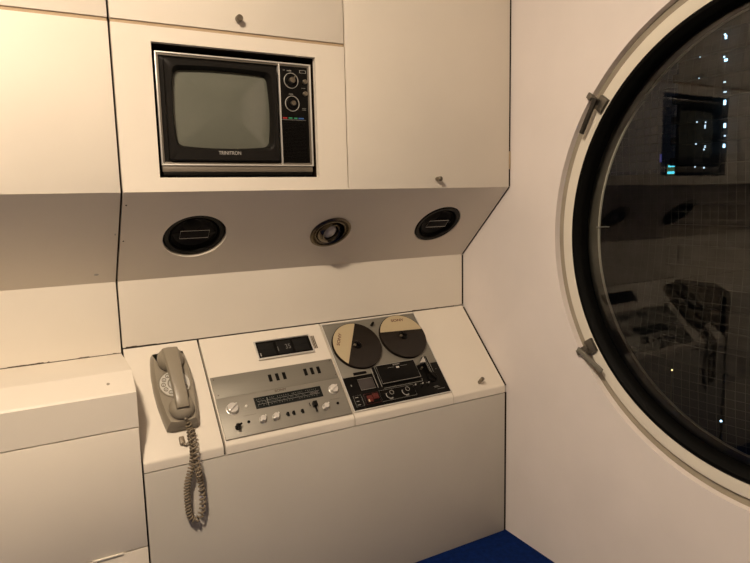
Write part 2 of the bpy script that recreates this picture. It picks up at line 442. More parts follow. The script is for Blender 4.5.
build('side_panel', lambda b: box(b, XG-.019, XG-G-.0006, .050, BY-.004, ZF+.001, -.041, m=BL), P, bl)
def bb(b):
    box(b, XLE+.002, XG-.020, .022, .030, ZF+.001, -.085, m=BL)
    box(b, XLE+.002, XG-.020, BY-.012, BY-.004, ZF+.001, -.045, m=BL)
    box(b, XLE+.002, XLE+.016, .030, BY-.012, ZF+.001, -.10, m=BL)
build('body', bb, M['edge'], bl)
build('screw_hole', lambda b: cyl(b, .0042, 0, .0006, m=BL @ T(-1.368, .031, -.0361) @ RX(radians(33.3)) @ T(0, 0, .0002), seg=14), M['groove'], bl)
# loose catch in the lower joint
build('catch', lambda b: box(b, -1.445, -1.368, YL-.004, YL+.010, -.5045, -.5000, .001, m=BL), M['ring'], bl)
def dimples(b): pass

# hinge leaf in the gap between cabinet and window wall
build('hinge_leaf', lambda b: box(b, -.0074, -.0012, -.001, .0016, .530, .592, .0005, m=W), M['strip'], wu)

# ------------------------------------------------------------------ television
tv = thing('television', 'black portable colour television with silver trim, recessed in the upper cabinet', 'television', T(-.976, .016, TVZ0))
def L_(x, z): return x+.976, z-TVZ0
tx0, tx1 = -1.1945, -.7565
def shell(b):
    a0, _ = L_(tx0, 0); a1, _ = L_(tx1, 0)
    box(b, a0, a1, .0185, .26, .016, .3235, .006)
build('casing', shell, M['blackm'], tv)
def trimring(b, x0, x1, z0, z1, w, y0, y1, bev=.001):
    box(b, x0, x1, y0, y1, z0, z0+w, bev); box(b, x0, x1, y0, y1, z1-w, z1, bev)
    box(b, x0, x0+w, y0, y1, z0+w*.5, z1-w*.5, bev); box(b, x1-w, x1, y0, y1, z0+w*.5, z1-w*.5, bev)
a0, a1 = tx0+.976, tx1+.976
def trim(b):
    trimring(b, a0, a1, .537-TVZ0, .8300-TVZ0, .0042, 0, .013)
    box(b, -.8560+.976, -.8528+.976, -.001, .018, .541-TVZ0, .826-TVZ0, .0006)
build('trim', trim, M['chrome'], tv)
build('trim_shoulder', lambda b: trimring(b, a0+.0042, a1-.0042, .5412-TVZ0, .8258-TVZ0, .0050, .0035, .018, .001), M['base'], tv)
def bandf(b):
    box(b, a0+.002, a1-.002, .004, .02, .5205-TVZ0, .5368-TVZ0, .002)
build('base_band', bandf, M['base'], tv)
build('plinth', lambda b: box(b, a0+.004, a1-.004, .006, .24, .0065, .0158, .001), M['black'], tv)
for x in (a0+.03, a1-.03):
    for y in (.03, .22): build('foot', lambda b: cyl(b, .012, 0, .0066, m=T(x, y, 0), seg=16), M['black'], tv)
# bezel: outer raised mask with a soft-cornered screen opening
def rrect(x0, x1, z0, z1, r, bulge=0, n=6):
    pts = []
    for cx, cz, a in ((x1-r, z1-r, 0), (x0+r, z1-r, 90), (x0+r, z0+r, 180), (x1-r, z0+r, 270)):
        for k in range(n+1):
            t = radians(a+90*k/n); pts.append([cx+r*cos(t), cz+r*sin(t)])
    mx, mz = (x0+x1)/2, (z0+z1)/2; out = []
    for i, p in enumerate(pts):
        out.append(tuple(p)); q = pts[(i+1) % len(pts)]
        if hypot(p[0]-q[0], p[1]-q[1]) > .03:
            for k in range(1, 12):
                t = k/12; x = p[0]+(q[0]-p[0])*t; z = p[1]+(q[1]-p[1])*t; bb = bulge*4*t*(1-t)
                d = Vector(((x-mx) if abs(q[1]-p[1]) > abs(q[0]-p[0]) else 0, (z-mz) if abs(q[1]-p[1]) < abs(q[0]-p[0]) else 0)).normalized()
                out.append((x+d.x*bb, z+d.y*bb))
    return out
def loftloops(b, loops):
    """loops: list of (pts2d, y) same count; joined by quads"""
    R = [[b.verts.new((x, y, z)) for x, z in pts] for pts, y in loops]
    n = len(R[0])
    for i in range(len(R)-1):
        for k in range(n): b.faces.new((R[i][k], R[i][(k+1) % n], R[i+1][(k+1) % n], R[i+1][k]))
    return R
sx0, sx1 = -1.1475+.976, -.8890+.976
sz0, sz1 = .5905-TVZ0, .7885-TVZ0
bx0, bx1, bz0, bz1 = -1.1745+.976, -.8635+.976, .5500-TVZ0, .8130-TVZ0
def bezel(b):
    loftloops(b, [
        (rrect(bx0-.008, bx1+.0005, bz0-.008, bz1+.008, .006), .010),
        (rrect(bx0-.0, bx1, bz0-.0, bz1+.0, .006), .004),
        (rrect(bx0+.001, bx1-.001, bz0+.001, bz1-.001, .006), -.005),
        (rrect(bx0+.003, bx1-.003, bz0+.003, bz1-.003, .008), -.007),
        (rrect(sx0-.009, sx1+.009, sz0-.010, sz1+.009, .020, .003), -.0065),
        (rrect(sx0-.006, sx1+.006, sz0-.006, sz1+.006, .020, .004), -.003),
        (rrect(sx0, sx1, sz0, sz1, .020, .005), .018)])
build('bezel', bezel, M['tvbezel'], tv)
def crt(b):
    mx, mz = (sx0+sx1)/2, (sz0+sz1)/2; loops = []
    for k, f in enumerate((1.03, .9, .7, .5, .3, .12)):
        pts = [((x-mx)*f+mx, (z-mz)*f+mz) for x, z in rrect(sx0, sx1, sz0, sz1, .020, .005)]
        loops.append((pts, .016-.010*(1-f*f)))
    R = loftloops(b, loops); b.faces.new(R[-1])
build('screen', crt, M['screen'], tv, 60)
def cpan(b):
    box(b, -.8526+.976, a1-.0092, .005, .018, .5470-TVZ0, .8205-TVZ0, .001)
cp = build('control_panel', cpan, M['black'], tv)
def ringknob(name, x, z, r, rc, ptr=None):
    m_ = T(x+.976, .005, z-TVZ0) @ FR
    o = build(name, lambda b: lathe(b, [(r-.0012, .0), (r-.0012, .0026), (r-.0004, .0032), (r+.0006, .0026), (r+.0006, 0)], m_, 48), M['grey'], cp)
    def k(b):
        cyl(b, r-.004, 0, .005, m_, 40, .001)
    build('knob_skirt', k, M['black'], o)
    def c_(b):
        lathe(b, [(0, .016), (rc*.8, .016), (rc, .014), (rc, .004), (0, .004)], m_, 24)
        if ptr is not None: box(b, 0, r-.003, -.0018, .0018, .005, .010, .0006, m=m_ @ RZ(ptr))
    build('knob_cap', c_, M['handlem'], o)
ringknob('channel_knob', -.8175, .7810, .0215, .0088, radians(48))
ringknob('channel_knob', -.8165, .7165, .0215, .0072)
for z in (.7800, .7460):
    o = build('small_knob', lambda b: lathe(b, [(0, .009), (.0055, .009), (.0066, .008), (.0066, 0), (0, 0)], T(-.7760+.976, .005, z-TVZ0) @ FR, 24), M['handlem'], cp)
for (x, z, w, h) in ((-.8225, .8085, .014, .0016), (-.838, .8095, .006, .0012), (-.7895, .8085, .0012, .008), (-.7705, .8085, .0012, .008), (-.780, .8122, .019, .0008), (-.780, .8048, .019, .0008),
                         (-.8190, .7435, .013, .0014), (-.7795, .7040, .012, .0008), (-.7795, .7000, .012, .0008), (-.7795, .762, .012, .0008)):
    build('printed_mark', lambda b: box(b, x-w/2+.976, x+w/2+.976, .0042, .0052, z-h/2-TVZ0, z+h/2-TVZ0), M['grey'], cp)
for x, q, w in ((-.8405, 'redp', .013), (-.8235, 'greenp', .011), (-.8070, 'greenp', .010), (-.7900, 'bluep', .016)):
    o = build('colour_mark', lambda b: box(b, x-w/2+.976, x+w/2+.976, .0040, .0052, .6735-TVZ0, .6770-TVZ0), M[q], cp)
build('panel_line', lambda b: box(b, -.8545+.976, -.7755+.976, .0042, .0052, .6700-TVZ0, .6707-TVZ0), M['grey'], cp)
def grille(b):
    for k in range(28):
        z = .553+k*.0040
        box(b, -.8515+.976, -.7780+.976, .0035, .0052, z-TVZ0, z+.0018-TVZ0)
build('speaker_grille', grille, M['black'], cp)
lettering('lettering', 'TRINITRON', .0140, M['white'], tv, T(-1.0115+.976, -.0075, .5710-TVZ0) @ FR, .86)

# ------------------------------------------------------------------ speakers and spotlight in the soffit
def make_speaker(mtx, r, label, deep):
    s = thing('speaker', label, 'speaker', mtx, 'black loudspeakers set in the soffit')
    d = -deep
    build('rim', lambda b: lathe(b, [(r, d-.012), (r, d), (r-.004, d+.002), (r-.014, d+.001), (r-.018, d-.006), (r-.018, d-.012)], None, 72, True), M['black'], s)
    build('surround', lambda b: lathe(b, [(r-.018, d-.008), (r-.023, d-.003), (r-.029, d-.008), (r-.031, d-.012), (r-.018, d-.014)], None, 64, True), M['rubber'], s)
    build('cone', lambda b: lathe(b, [(r-.030, d-.010), (.030, d-.036), (.026, d-.038), (0, d-.028)], None, 64), M['cone'], s)
    def bar(b):
        for k in range(3): box(b, -.042, .042, -.0005+(k-1)*.004-.001, .0005+(k-1)*.004, d-.006, d-.005)
    def plate(b): box(b, -.0405, .0405, -.0165, .0165, d-.006, d-.003, .001)
    pl = build('name_plate', plate, M['blackm'], s)
    def fr(b):
        tube(b, [(-.042, -.0165, d-.002), (.042, -.0165, d-.002), (.042, .0165, d-.002), (-.042, .0165, d-.002)], .0008, 6, True)
    build('plate_rim', fr, M['chrome'], pl)
    build('bracket', lambda b: box(b, -(r-.016), r-.016, -.004, .004, d-.0085, d-.0062), M['black'], s)
    return s
make_speaker(SOF(-1.0915, UL, -.004), .0895, 'round black loudspeaker with silver-edged plate, under the television', .004)
make_speaker(SOF(-.2245, URr, .0), .0880, 'round black loudspeaker with silver-edged plate, nearest the round window', .0)
sp = thing('spotlight', 'small round bronze eyeball spotlight between the two loudspeakers', 'lamp', SOF(-.6485, .200, 0))
build('ring', lambda b: lathe(b, [(.071, .0005), (.0715, .003), (.066, .0055), (.056, .006), (.050, .003), (.050, -.02), (.060, -.02), (.060, .0005)], None, 64, True), M['bronze'], sp)
tilt = RX(radians(-14)) @ RY(radians(8))
def eye(b):
    lathe(b, [(.0485, -.018), (.046, -.006), (.040, .004), (.033, .009), (.029, .007), (.027, -.004), (.030, -.020)], tilt, 56)
build('eyeball', eye, M['bronze'], sp)
build('lamp_bulb', lambda b: lathe(b, [(.0265, -.012), (.025, -.004), (.017, .002), (.008, .0045), (0, .005)], tilt, 40), mat('frosted_bulb', (.50, .48, .48), .25, 0, coat=.5), sp)

# ------------------------------------------------------------------ radio tuner
rc = thing('radio_tuner', 'silver radio tuner with dark dial window and knobs, sunk into the console', 'radio', CON(-.8562, .2545, 0))
def cx(x): return x+.8562
def cs(s): return .2545-s
build('vent_plate', lambda b: box(b, cx(-1.0660), cx(-.6500), cs(.2250), cs(.1490), .0003, .0045, .0006), M['alu2'], rc)
build('faceplate', lambda b: box(b, cx(-1.0665), cx(-.6495), cs(.3610), cs(.2262), .0003, .0065, .0008), M['alu'], rc)
for x in (-.8800, -.8560, -.8320, -.7570, -.7335, -.7100):
    o = build('vent_slot', lambda b: box(b, cx(x)-.0055, cx(x)+.0055, cs(.1835)-.0135, cs(.1835)+.0125, .0040, .0052, .0004), M['black'], rc)
    build('slot_rib', lambda b: [box(b, cx(x)-.0052, cx(x)+.0052, cs(.1835)+q-.001, cs(.1835)+q+.001, .0050, .0060) for q in (-.007, 0, .007)], M['blackm'], o)
for x, s in ((-1.058, .158), (-1.055, .213), (-.660, .156), (-.656, .212)):
    build('screw', lambda b: cyl(b, .0022, .004, .0050, m=T(cx(x), cs(s), 0), seg=12), M['brown'], rc)
lettering('lettering', 'SONY', .0110, M['brown'], rc, T(cx(-.8600), cs(.2335), .0066), 1.35, .0002)
dw = build('dial_window', lambda b: box(b, cx(-.9530), cx(-.7262), cs(.2830), cs(.2440), .0060, .0074, .0006), M['scale'], rc)
def ticks(b):
    for row, (s0, n, h) in enumerate(((.2530, 30, .004), (.2640, 44, .0022), (.2740, 24, .0035))):
        for k in range(n):
            x = -.945+.205*k/n+random.uniform(0, .002)
            if random.random() < .8: box(b, cx(x), cx(x)+.0008, cs(s0)-h/2*random.uniform(.4, 1), cs(s0)+h/2, .0072, .0076)
    box(b, cx(-.945), cx(-.735), cs(.2592), cs(.2586), .0072, .0076); box(b, cx(-.945), cx(-.735), cs(.2692), cs(.2686), .0072, .0076)
build('scale_marks', ticks, M['grey'], dw)
build('tuning_needle', lambda b: box(b, cx(-.9120), cx(-.9112), cs(.2780), cs(.2500), .0072, .0080), M['grey'], dw)
build('dial_lamp_bar', lambda b: box(b, cx(-.768), cx(-.740), cs(.2680), cs(.2610), .0072, .0076), M['meter'], dw)
def sknob(x, s, r, h, m, bar, ang, name='knob'):
    mm = T(cx(x), cs(s), .0062)
    def fn(b):
        lathe(b, [(0, 0), (r*1.08, 0), (r*1.08, h*.18), (r, h*.22), (r*.93, h*.92), (r*.84, h), (0, h)], mm, 36)
        if bar: box(b, -r*.98, r*.98, -r*.16, r*.16, h*.9, h*1.35, r*.06, m=mm @ RZ(ang))
    return build(name, fn, m, rc)
sknob(-1.0255, .2680, .0175, .014, M['knobm'], 1, radians(38), 'volume_knob')
sknob(-.6860, .2655, .0150, .013, M['knobm'], 1, radians(38), 'tuning_knob')
for x in (-.9440, -.9020, -.7330): 
    k = sknob(x, .3215, .0098, .016, M['knobm'], 0, 0, 'small_knob')
    build('pointer', lambda b: (box(b, cx(x)-.0135, cx(x)+.0135, cs(.3215)-.0028, cs(.3215)+.0028, .0100, .0225, .001, m=T(cx(x), cs(.3215), 0) @ RZ(radians(38)) @ T(-cx(x), -cs(.3215), 0))), M['knobm'], k)
def tog(b):
    mm = T(cx(-1.0240), cs(.3300), .0062)
    cyl(b, .0078, 0, .016, mm, 24, .001); box(b, -.012, .012, -.0025, .0025, .014, .020, .001, m=mm @ RZ(radians(20)))
    box(b, -.003, .003, -.013, .0, .012, .019, .001, m=mm)
build('mode_switch', tog, M['black'], rc)
for x, r in ((-.8620, .0050), (-.8425, .0050), (-.8130, .0050)):
    def hm(b):
        cyl(b, r, .006, .0085, T(cx(x), cs(.3195), 0), 20, .0006); box(b, cx(x)-.0025, cx(x)+.0045, cs(.3195)-.0075, cs(.3195)+.006, .006, .012, .001)
    build('push_button', hm, M['black'], rc)
def lever(b):
    mm = T(cx(-.7680), cs(.3060), .0062)
    box(b, -.006, .008, -.009, .008, 0, .016, .002, m=mm); box(b, -.001, .004, -.026, -.006, .002, .008, .001, m=mm)
    box(b, -.0145, -.0125, -.002, .010, 0, .003, .0004, m=mm)
build('selector_lever', lever, M['black'], rc)
for x, s in ((-.9870, .3190), (-.6870, .3165)):
    build('headphone_jack', lambda b: lathe(b, [(0, .0068), (.0026, .0068), (.0034, .0080), (.0046, .0080), (.0048, .006), (0, .006)], T(cx(x), cs(s), 0), 20), M['black'], rc)
build('lock_screw', lambda b: lathe(b, [(0, .011), (.0035, .010), (.004, .006), (0, .006)], T(cx(-.9815), cs(.2665), 0), 16), M['knobm'], rc)
build('panel_line', lambda b: box(b, cx(-.998), cx(-.958), cs(.2975), cs(.2969), .0064, .0067), M['brown'], rc)
build('panel_line', lambda b: box(b, cx(-.712), cx(-.672), cs(.3000), cs(.2994), .0064, .0067), M['brown'], rc)

# ------------------------------------------------------------------ flip clock above the tuner
ck = thing('digital_clock', 'small flip clock with black window and silver rim, above the tuner', 'clock', CON(-.799, .0765, .0008))
hw, hh = .0985, .034
build('case', lambda b: box(b, -hw-.001, hw+.001, -hh-.001, hh+.001, .0003, .0035, .0006), M['chrome'], ck)
build('case_rim', lambda b: [box(b, *q, .0030, .0075, .0008) for q in ((-hw-.002, hw+.002, -hh-.003, -hh+.0025), (-hw-.002, hw+.002, hh-.0018, hh+.001), (-hw-.002, -hw+.0028, -hh, hh), (hw-.0028, hw+.002, -hh, hh))], M['chrome'], ck)
fc = build('window', lambda b: box(b, -hw+.0028, hw-.0028, -hh+.0028, hh-.0028, .0030, .0042), M['black'], ck)
def flaps(b):
    for x0, x1 in ((-.088, -.036), (-.026, .026), (.034, .086)):
        box(b, x0, x1, -.024, -.0005, .0040, .0050, .0004); box(b, x0, x1, .0005, .024, .0040, .0050, .0004)
build('flap', flaps, M['blackm'], fc)
lettering('lettering', '1', .026, M['meter2'], fc, T(-.024, -.006, .0051), .8)
lettering('lettering', '35', .026, M['meter2'], fc, T(.012, -.001, .0051), .8)
build('second_mark', lambda b: box(b, -.089, -.086, -.024, -.012, .0042, .0052), M['grey'], fc)
def wheel(b):
    for k in range(3): box(b, hw+.0035+k*.0055, hw+.0062+k*.0055, -.022, .028, .0003, .0045, .0005)
build('setting_wheel', wheel, M['edge'], ck)

# ------------------------------------------------------------------ tape deck
td = thing('tape_deck', 'open-reel tape deck with grey upper plate and black control panel', 'tape recorder', CON(-.4460, .1840, 0))
def dx(x): return x+.4460
def ds(s): return .1840-s
build('reel_plate', lambda b: box(b, dx(-.6385), dx(-.2520), ds(.2320), ds(.0125), .0003, .0050, .0008), M['alu2'], td)
build('edge_trim', lambda b: [box(b, *q, .0003, .0065, .0006) for q in ((dx(-.6425), dx(-.6388), ds(.3590), ds(.0090)), (dx(-.2518), dx(-.2488), ds(.3590), ds(.0090)), (dx(-.6425), dx(-.2488), ds(.3592), ds(.3555)), (dx(-.6425), dx(-.2488), ds(.0122), ds(.0090)))], M['chrome'], td)
cpl = build('control_panel', lambda b: box(b, dx(-.6383), dx(-.2522), ds(.3550), ds(.2324), .0003, .0055, .0006), M['black'], td)
def cover(b):
    box(b, dx(-.5080), dx(-.3500), ds(.2850), ds(.2120), .0060, .0170, .0025)
hc = build('head_cover', cover, M['black'], td)
build('cover_rim', lambda b: tube(b, [(dx(-.5070), ds(.2840), .0172), (dx(-.3510), ds(.2840), .0172), (dx(-.3510), ds(.2130), .0172), (dx(-.5070), ds(.2130), .0172)], .0009, 6, True), M['grey'], hc)
lettering('lettering', 'SONY', .0085, M['white'], hc, T(dx(-.4260), ds(.2195), .0172), 1.3)
build('cover_badge', lambda b: box(b, dx(-.4310), dx(-.4190), ds(.2345), ds(.2280), .0168, .0182, .0004), M['chrome'], hc)
for x in (-.4510, -.3990): build('cover_line', lambda b: box(b, dx(x)-.013, dx(x)+.013, ds(.2285), ds(.2277), .0168, .0173), M['grey'], hc)
build('cover_base', lambda b: box(b, dx(-.5020), dx(-.3440), ds(.2960), ds(.2810), .0052, .0058, .0002), M['black'], td)
build('base_rim', lambda b: tube(b, [(dx(-.5020), ds(.2965), .0062), (dx(-.3440), ds(.2965), .0062), (dx(-.3440), ds(.2870), .0062)], .0007, 5), M['grey'], td)
for x in (-.5240, -.5092):
    build('tape_guide', lambda b: box(b, dx(x), dx(x)+.0016, ds(.2900), ds(.2160), .0056, .0075), M['grey'], td)
build('guide_block', lambda b: box(b, dx(-.5190), dx(-.5100), ds(.2500), ds(.2120), .005, .010, .001), M['black'], td)
# meter, red record keys, print frames
mt = build('level_meter', lambda b: box(b, dx(-.5880), dx(-.5330), ds(.2880), ds(.2480), .0050, .0078, .0006), M['meter'], cpl)
def rimbox(x0, x1, s0, s1, z, r=.0007):
    return lambda b: tube(b, [(dx(x0), ds(s0), z), (dx(x1), ds(s0), z), (dx(x1), ds(s1), z), (dx(x0), ds(s1), z)], r, 5, True)
build('meter_rim', rimbox(-.5885, -.5325, .2475, .2885, .0080), M['grey'], mt)
build('record_key', lambda b: box(b, dx(-.5580), dx(-.5370), ds(.3300), ds(.3090), .0050, .0120, .001), M['red'], cpl)
rk = build('record_key', lambda b: box(b, dx(-.5800), dx(-.5600), ds(.3370), ds(.3120), .0050, .0100, .001), M['red'], cpl)
build('key_rim', rimbox(-.5880, -.5330, .3040, .3420, .0062, .0006), M['red'], rk)
build('key_lamp', lambda b: box(b, dx(-.5790), dx(-.5740), ds(.3360), ds(.3270), .0095, .0110, .0005), M['sticker'], rk)
build('panel_frame', rimbox(-.5270, -.3900, .3020, .3430, .0058, .0004), M['grey'], cpl)
build('panel_frame', rimbox(-.6260, -.5970, .3030, .3440, .0058, .0004), M['grey'], cpl)
def tknob(x, s):
    def fn(b):
        cyl(b, .0115, .005, .015, T(dx(x), ds(s), 0), 28, .001)
    k = build('level_knob', fn, M['black'], cpl)
    # crescent highlight ring around the knob and a small outer knob
    build('knob_crescent', lambda b: tube(b, [(dx(x)+.0142*cos(a), ds(s)+.0142*sin(a), .0062) for a in [radians(150+150*i/14) for i in range(15)]], .0014, 6), M['chrome'], k)
    build('knob_ring', lambda b: lathe(b, [(.0068, .015), (.0068, .0165), (.0080, .0165), (.0080, .015)], T(dx(x)+.004, ds(s)+.003, 0), 28, True), M['grey'], k)
tknob(-.4910, .3230); tknob(-.4270, .3220)
for x, s in ((-.3860, .3165), (-.3560, .3170), (-.3310, .3180)):
    k = build('toggle_switch', lambda b: (cyl(b, .0042, .005, .009, T(dx(x), ds(s), 0), 16), box(b, -.0016, .0016, -.0016, .0016, .008, .020, .0005, m=T(dx(x), ds(s), 0) @ RX(radians(-20)))), M['black'], cpl)
    build('toggle_tip', lambda b: box(b, -.0018, .0018, -.0018, .0018, .0155, .0215, .0006, m=T(dx(x), ds(s), 0) @ RX(radians(-20))), M['chrome'], k)
build('tape_lever', lambda b: box(b, dx(-.3120), dx(-.3040), ds(.2760), ds(.2080), .005, .020, .002), M['black'], td)
lv = build('tape_lever', lambda b: box(b, dx(-.2990), dx(-.2905), ds(.2740), ds(.2060), .005, .014, .002), M['black'], td)
build('lever_edge', lambda b: [box(b, dx(x), dx(x)+.0009, ds(.2740), ds(.2120), .0144+q, .0150+q) for x, q in ((-.2995, 0), (-.2912, 0), (-.3085, .0056))], M['grey'], lv)
build('lever_cap', lambda b: prism(b, [(dx(-.3320), ds(.2330)), (dx(-.3080), ds(.2330)), (dx(-.3080), ds(.2090))], .010, .022), M['white'], lv)
build('small_pin', lambda b: cyl(b, .0035, .005, .018, T(dx(-.3300), ds(.2500), 0), 16, .001), M['handlem'], td)
build('transport_lever', lambda b: (cyl(b, .019, .005, .012, T(dx(-.2990), ds(.2900), 0), 32, .001), box(b, -.004, .004, -.016, .016, .011, .018, .001, m=T(dx(-.2990), ds(.2900), 0) @ RZ(radians(30)))), M['black'], td)
build('counter', lambda b: box(b, dx(-.5940), dx(-.5440), ds(.2290), ds(.2190), .0045, .0075, .0008), M['black'], td)
for (x, s, w, h) in ((-.6170, .2640, .003, .006), (-.6150, .3100, .012, .002), (-.6150, .3240, .010, .002), (-.6150, .3370, .012, .002), (-.4910, .3400, .014, .0012), (-.4270, .3390, .014, .0012),
                         (-.3020, .3260, .018, .0012), (-.2990, .3300, .022, .0008), (-.3860, .3060, .006, .001), (-.3560, .3060, .006, .001), (-.3310, .3060, .006, .001), (-.2700, .2600, .004, .001), (-.4600, .2950, .010, .001), (-.4000, .2950, .010, .001), (-.2850, .3380, .030, .0008)):
    build('printed_mark', lambda b: box(b, dx(x)-w/2, dx(x)+w/2, ds(s)-h/2, ds(s)+h/2, .0054, .0058), M['grey'], cpl)
build('tension_post', lambda b: lathe(b, [(0, .024), (.004, .024), (.005, .021), (.005, .005), (0, .005)], T(dx(-.4480), ds(.0400), 0), 20), M['black'], td)

def make_reel(x, s, rot, label):
    r = thing('tape_reel', label, 'tape reel', CON(x, s, .0052), 'tape reels on the deck')
    R = .0925
    build('lower_flange', lambda b: lathe(b, [(.012, 0), (R, 0), (R+.0005, .0010), (R, .0022), (.012, .0022)], None, 96, True), M['reel'], r)
    build('tape_pack', lambda b: lathe(b, [(.022, .0024), (.068, .0024), (.068, .0090), (.022, .0090)], None, 80, True), M['tape'], r)
    build('upper_flange', lambda b: lathe(b, [(.012, .0092), (R, .0092), (R+.0005, .0104), (R, .0116), (.012, .0116)], None, 96, True), M['reel'], r)
    a0 = math.asin(.24)
    pts = [(.0905*cos(a), .0905*sin(a)) for a in [a0+(pi-2*a0)*k/40 for k in range(41)]]
    lb = build('reel_label', lambda b: prism(b, pts, .0117, .0121, m=RZ(rot)), M['sticker'], r)
    lettering('lettering', 'SONY', .0150, M['labp'], lb, RZ(rot) @ T(0, .0600+.008, .0122), 1.35, .0003)
    def hub(b):
        lathe(b, [(0, .016), (.013, .016), (.015, .014), (.016, .0118), (0, .0118)], None, 32)
    h = build('hub', hub, M['black'], r)
    def spin(b):
        lathe(b, [(0, .027), (.0055, .027), (.0065, .025), (.0065, .016), (0, .016)], None, 24)
        for k in range(3): box(b, .004, .012, -.002, .002, .016, .021, .0008, m=RZ(2*pi*k/3+rot))
    build('spindle', spin, M['black'], h)
    build('spindle_cap', lambda b: cyl(b, .0052, .0, .006, T(-.014, -.003, .016), 20, .001), M['handlem'], h)
    return r
make_reel(-.5410, .1185, radians(62), 'dark tape reel with sideways cream label, left on the tape deck')
make_reel(-.3462, .1090, radians(-3), 'dark tape reel with upright cream label, right on the tape deck')

# ------------------------------------------------------------------ telephone
ph = thing('telephone', 'grey-beige rotary wall telephone with handset and coiled cord, on the sloping panel', 'telephone', CON(-1.1785, .1745, 0))
def outline(k):   # k = inset towards the axis
    rt = [(.030, -.1270), (.0440, -.1230), (.0500, -.0900), (.0565, -.0400), (.0590, .0100), (.0580, .0600), (.0530, .1050), (.0500, .1220), (.0465, .1270), (.0420, .1230), (.0370, .1080), (.0330, .0930), (.0250, .0780), (.0120, .0700), (0, .0680)]
    def ins(p, q=k):
        x, y = p
        if y > .06 and x < .045: return (x+q*.35, y-q*.2) if x > 0 else (x, y-q*.2)
        return (max(x-q, 0), y+(q if y < -.1 else (-q*.4 if y > .1 else 0)))
    rt = [ins(p) for p in rt]
    return rt + [(-x, y) for x, y in rt[-2::-1]]
def body(b):
    o0, o1, o2 = outline(0), outline(.0025), outline(.0095)
    zt = lambda y: .030+(.125-y)*.055
    L = []
    for o, f in ((o0, 0), (o0, .45), (o1, .72), (o2, 1.0)):
        L.append([b.verts.new((x, y, zt(y)*f+.0004)) for x, y in o])
    n = len(o0)
    for i in range(3):
        for k in range(n): b.faces.new((L[i][k], L[i][(k+1) % n], L[i+1][(k+1) % n], L[i+1][k]))
    b.faces.new(L[0][::-1]); b.faces.new(L[-1])
pb = build('body', body, M['phone'], ph, 40)
# dial on the face
zf = lambda y: .030+(.125-y)*.055
dm = T(-.0005, .0085, zf(.0085)+.0004) @ RX(radians(-3.15))
dl = build('dial', lambda b: lathe(b, [(0, -.006), (.0475, -.006), (.0475, .0018), (.0462, .0030), (.0445, .0024), (.0435, .0012), (0, .0012)], dm, 64), M['phone'], ph)
build('number_plate', lambda b: cyl(b, .0430, .001, .0018, dm, 56), M['dial'], dl)
def fw(b):
    lathe(b, [(.0170, .0020), (.0170, .0040), (.0190, .0046), (.0210, .0040), (.0210, .0020)], dm, 40, True)
    for k in range(10):
        a = radians(60+k*30)
        lathe(b, [(.0046, .0020), (.0046, .0042), (.0058, .0046), (.0066, .0042), (.0066, .0020)], dm @ T(.0325*cos(a), .0325*sin(a), 0), 18, True)
build('finger_wheel', fw, M['dialh'], dl)
build('number_mark', lambda b: [box(b, -.0009, .0009, -.0016, .0016, .0017, .0022, m=dm @ T(.0325*cos(radians(60+k*30)), .0325*sin(radians(60+k*30)), 0)) for k in range(10)], M['blackm'], dl)
build('dial_centre', lambda b: cyl(b, .0150, .002, .0036, dm, 40, .001), M['dial'], dl)
# handset
hs_path = [(.0, .1190, .060), (.0, .110, .0685), (.0, .088, .0755), (.0, .050, .0800), (.0, .010, .0825), (.0, -.030, .0825), (.0, -.062, .0800), (.0, -.0860, .0755), (.0, -.0930, .0720)]
def handset(b):
    wid = [.0165, .0235, .0225, .0205, .0190, .0183, .0182, .0184, .0178]; thk = [.006, .011, .0115, .0105, .010, .0105, .0115, .0115, .0100]
    rings = []
    for (x, y, z), w, t in zip(hs_path, wid, thk):
        prof = [(-w, -t), (-w, t*.35), (-w*.86, t*.85), (-w*.6, t), (w*.6, t), (w*.86, t*.85), (w, t*.35), (w, -t)]
        rings.append([b.verts.new((x+px, y, z+pz)) for px, pz in prof])
    n = 8
    for i in range(len(rings)-1):
        for k in range(n): b.faces.new((rings[i][k], rings[i][(k+1) % n], rings[i+1][(k+1) % n], rings[i+1][k]))
    b.faces.new(rings[0][::-1]); b.faces.new(rings[-1])
hs = build('handset', handset, M['phone'], ph, 35)
build('earpiece', lambda b: lathe(b, [(0, .028), (.026, .028), (.034, .033), (.0385, .042), (.0380, .053), (.0335, .064), (.0240, .072), (.010, .076), (0, .077)], T(0, .0880, .0), 48), M['phone'], hs)
build('mouthpiece', lambda b: lathe(b, [(0, .040), (.026, .0415), (.0345, .046), (.0360, .053), (.0330, .063), (.0240, .071), (.010, .075), (0, .076)], T(0, -.0760, .0) @ RX(radians(4)), 48), M['phone'], hs)
build('cord_boot', lambda b: tube(b, [(.001, -.094, .060), (.003, -.107, .056), (.005, -.117, .049)], .0055, 12, rfn=lambda t: .0062-.002*t), M['phone'], hs)
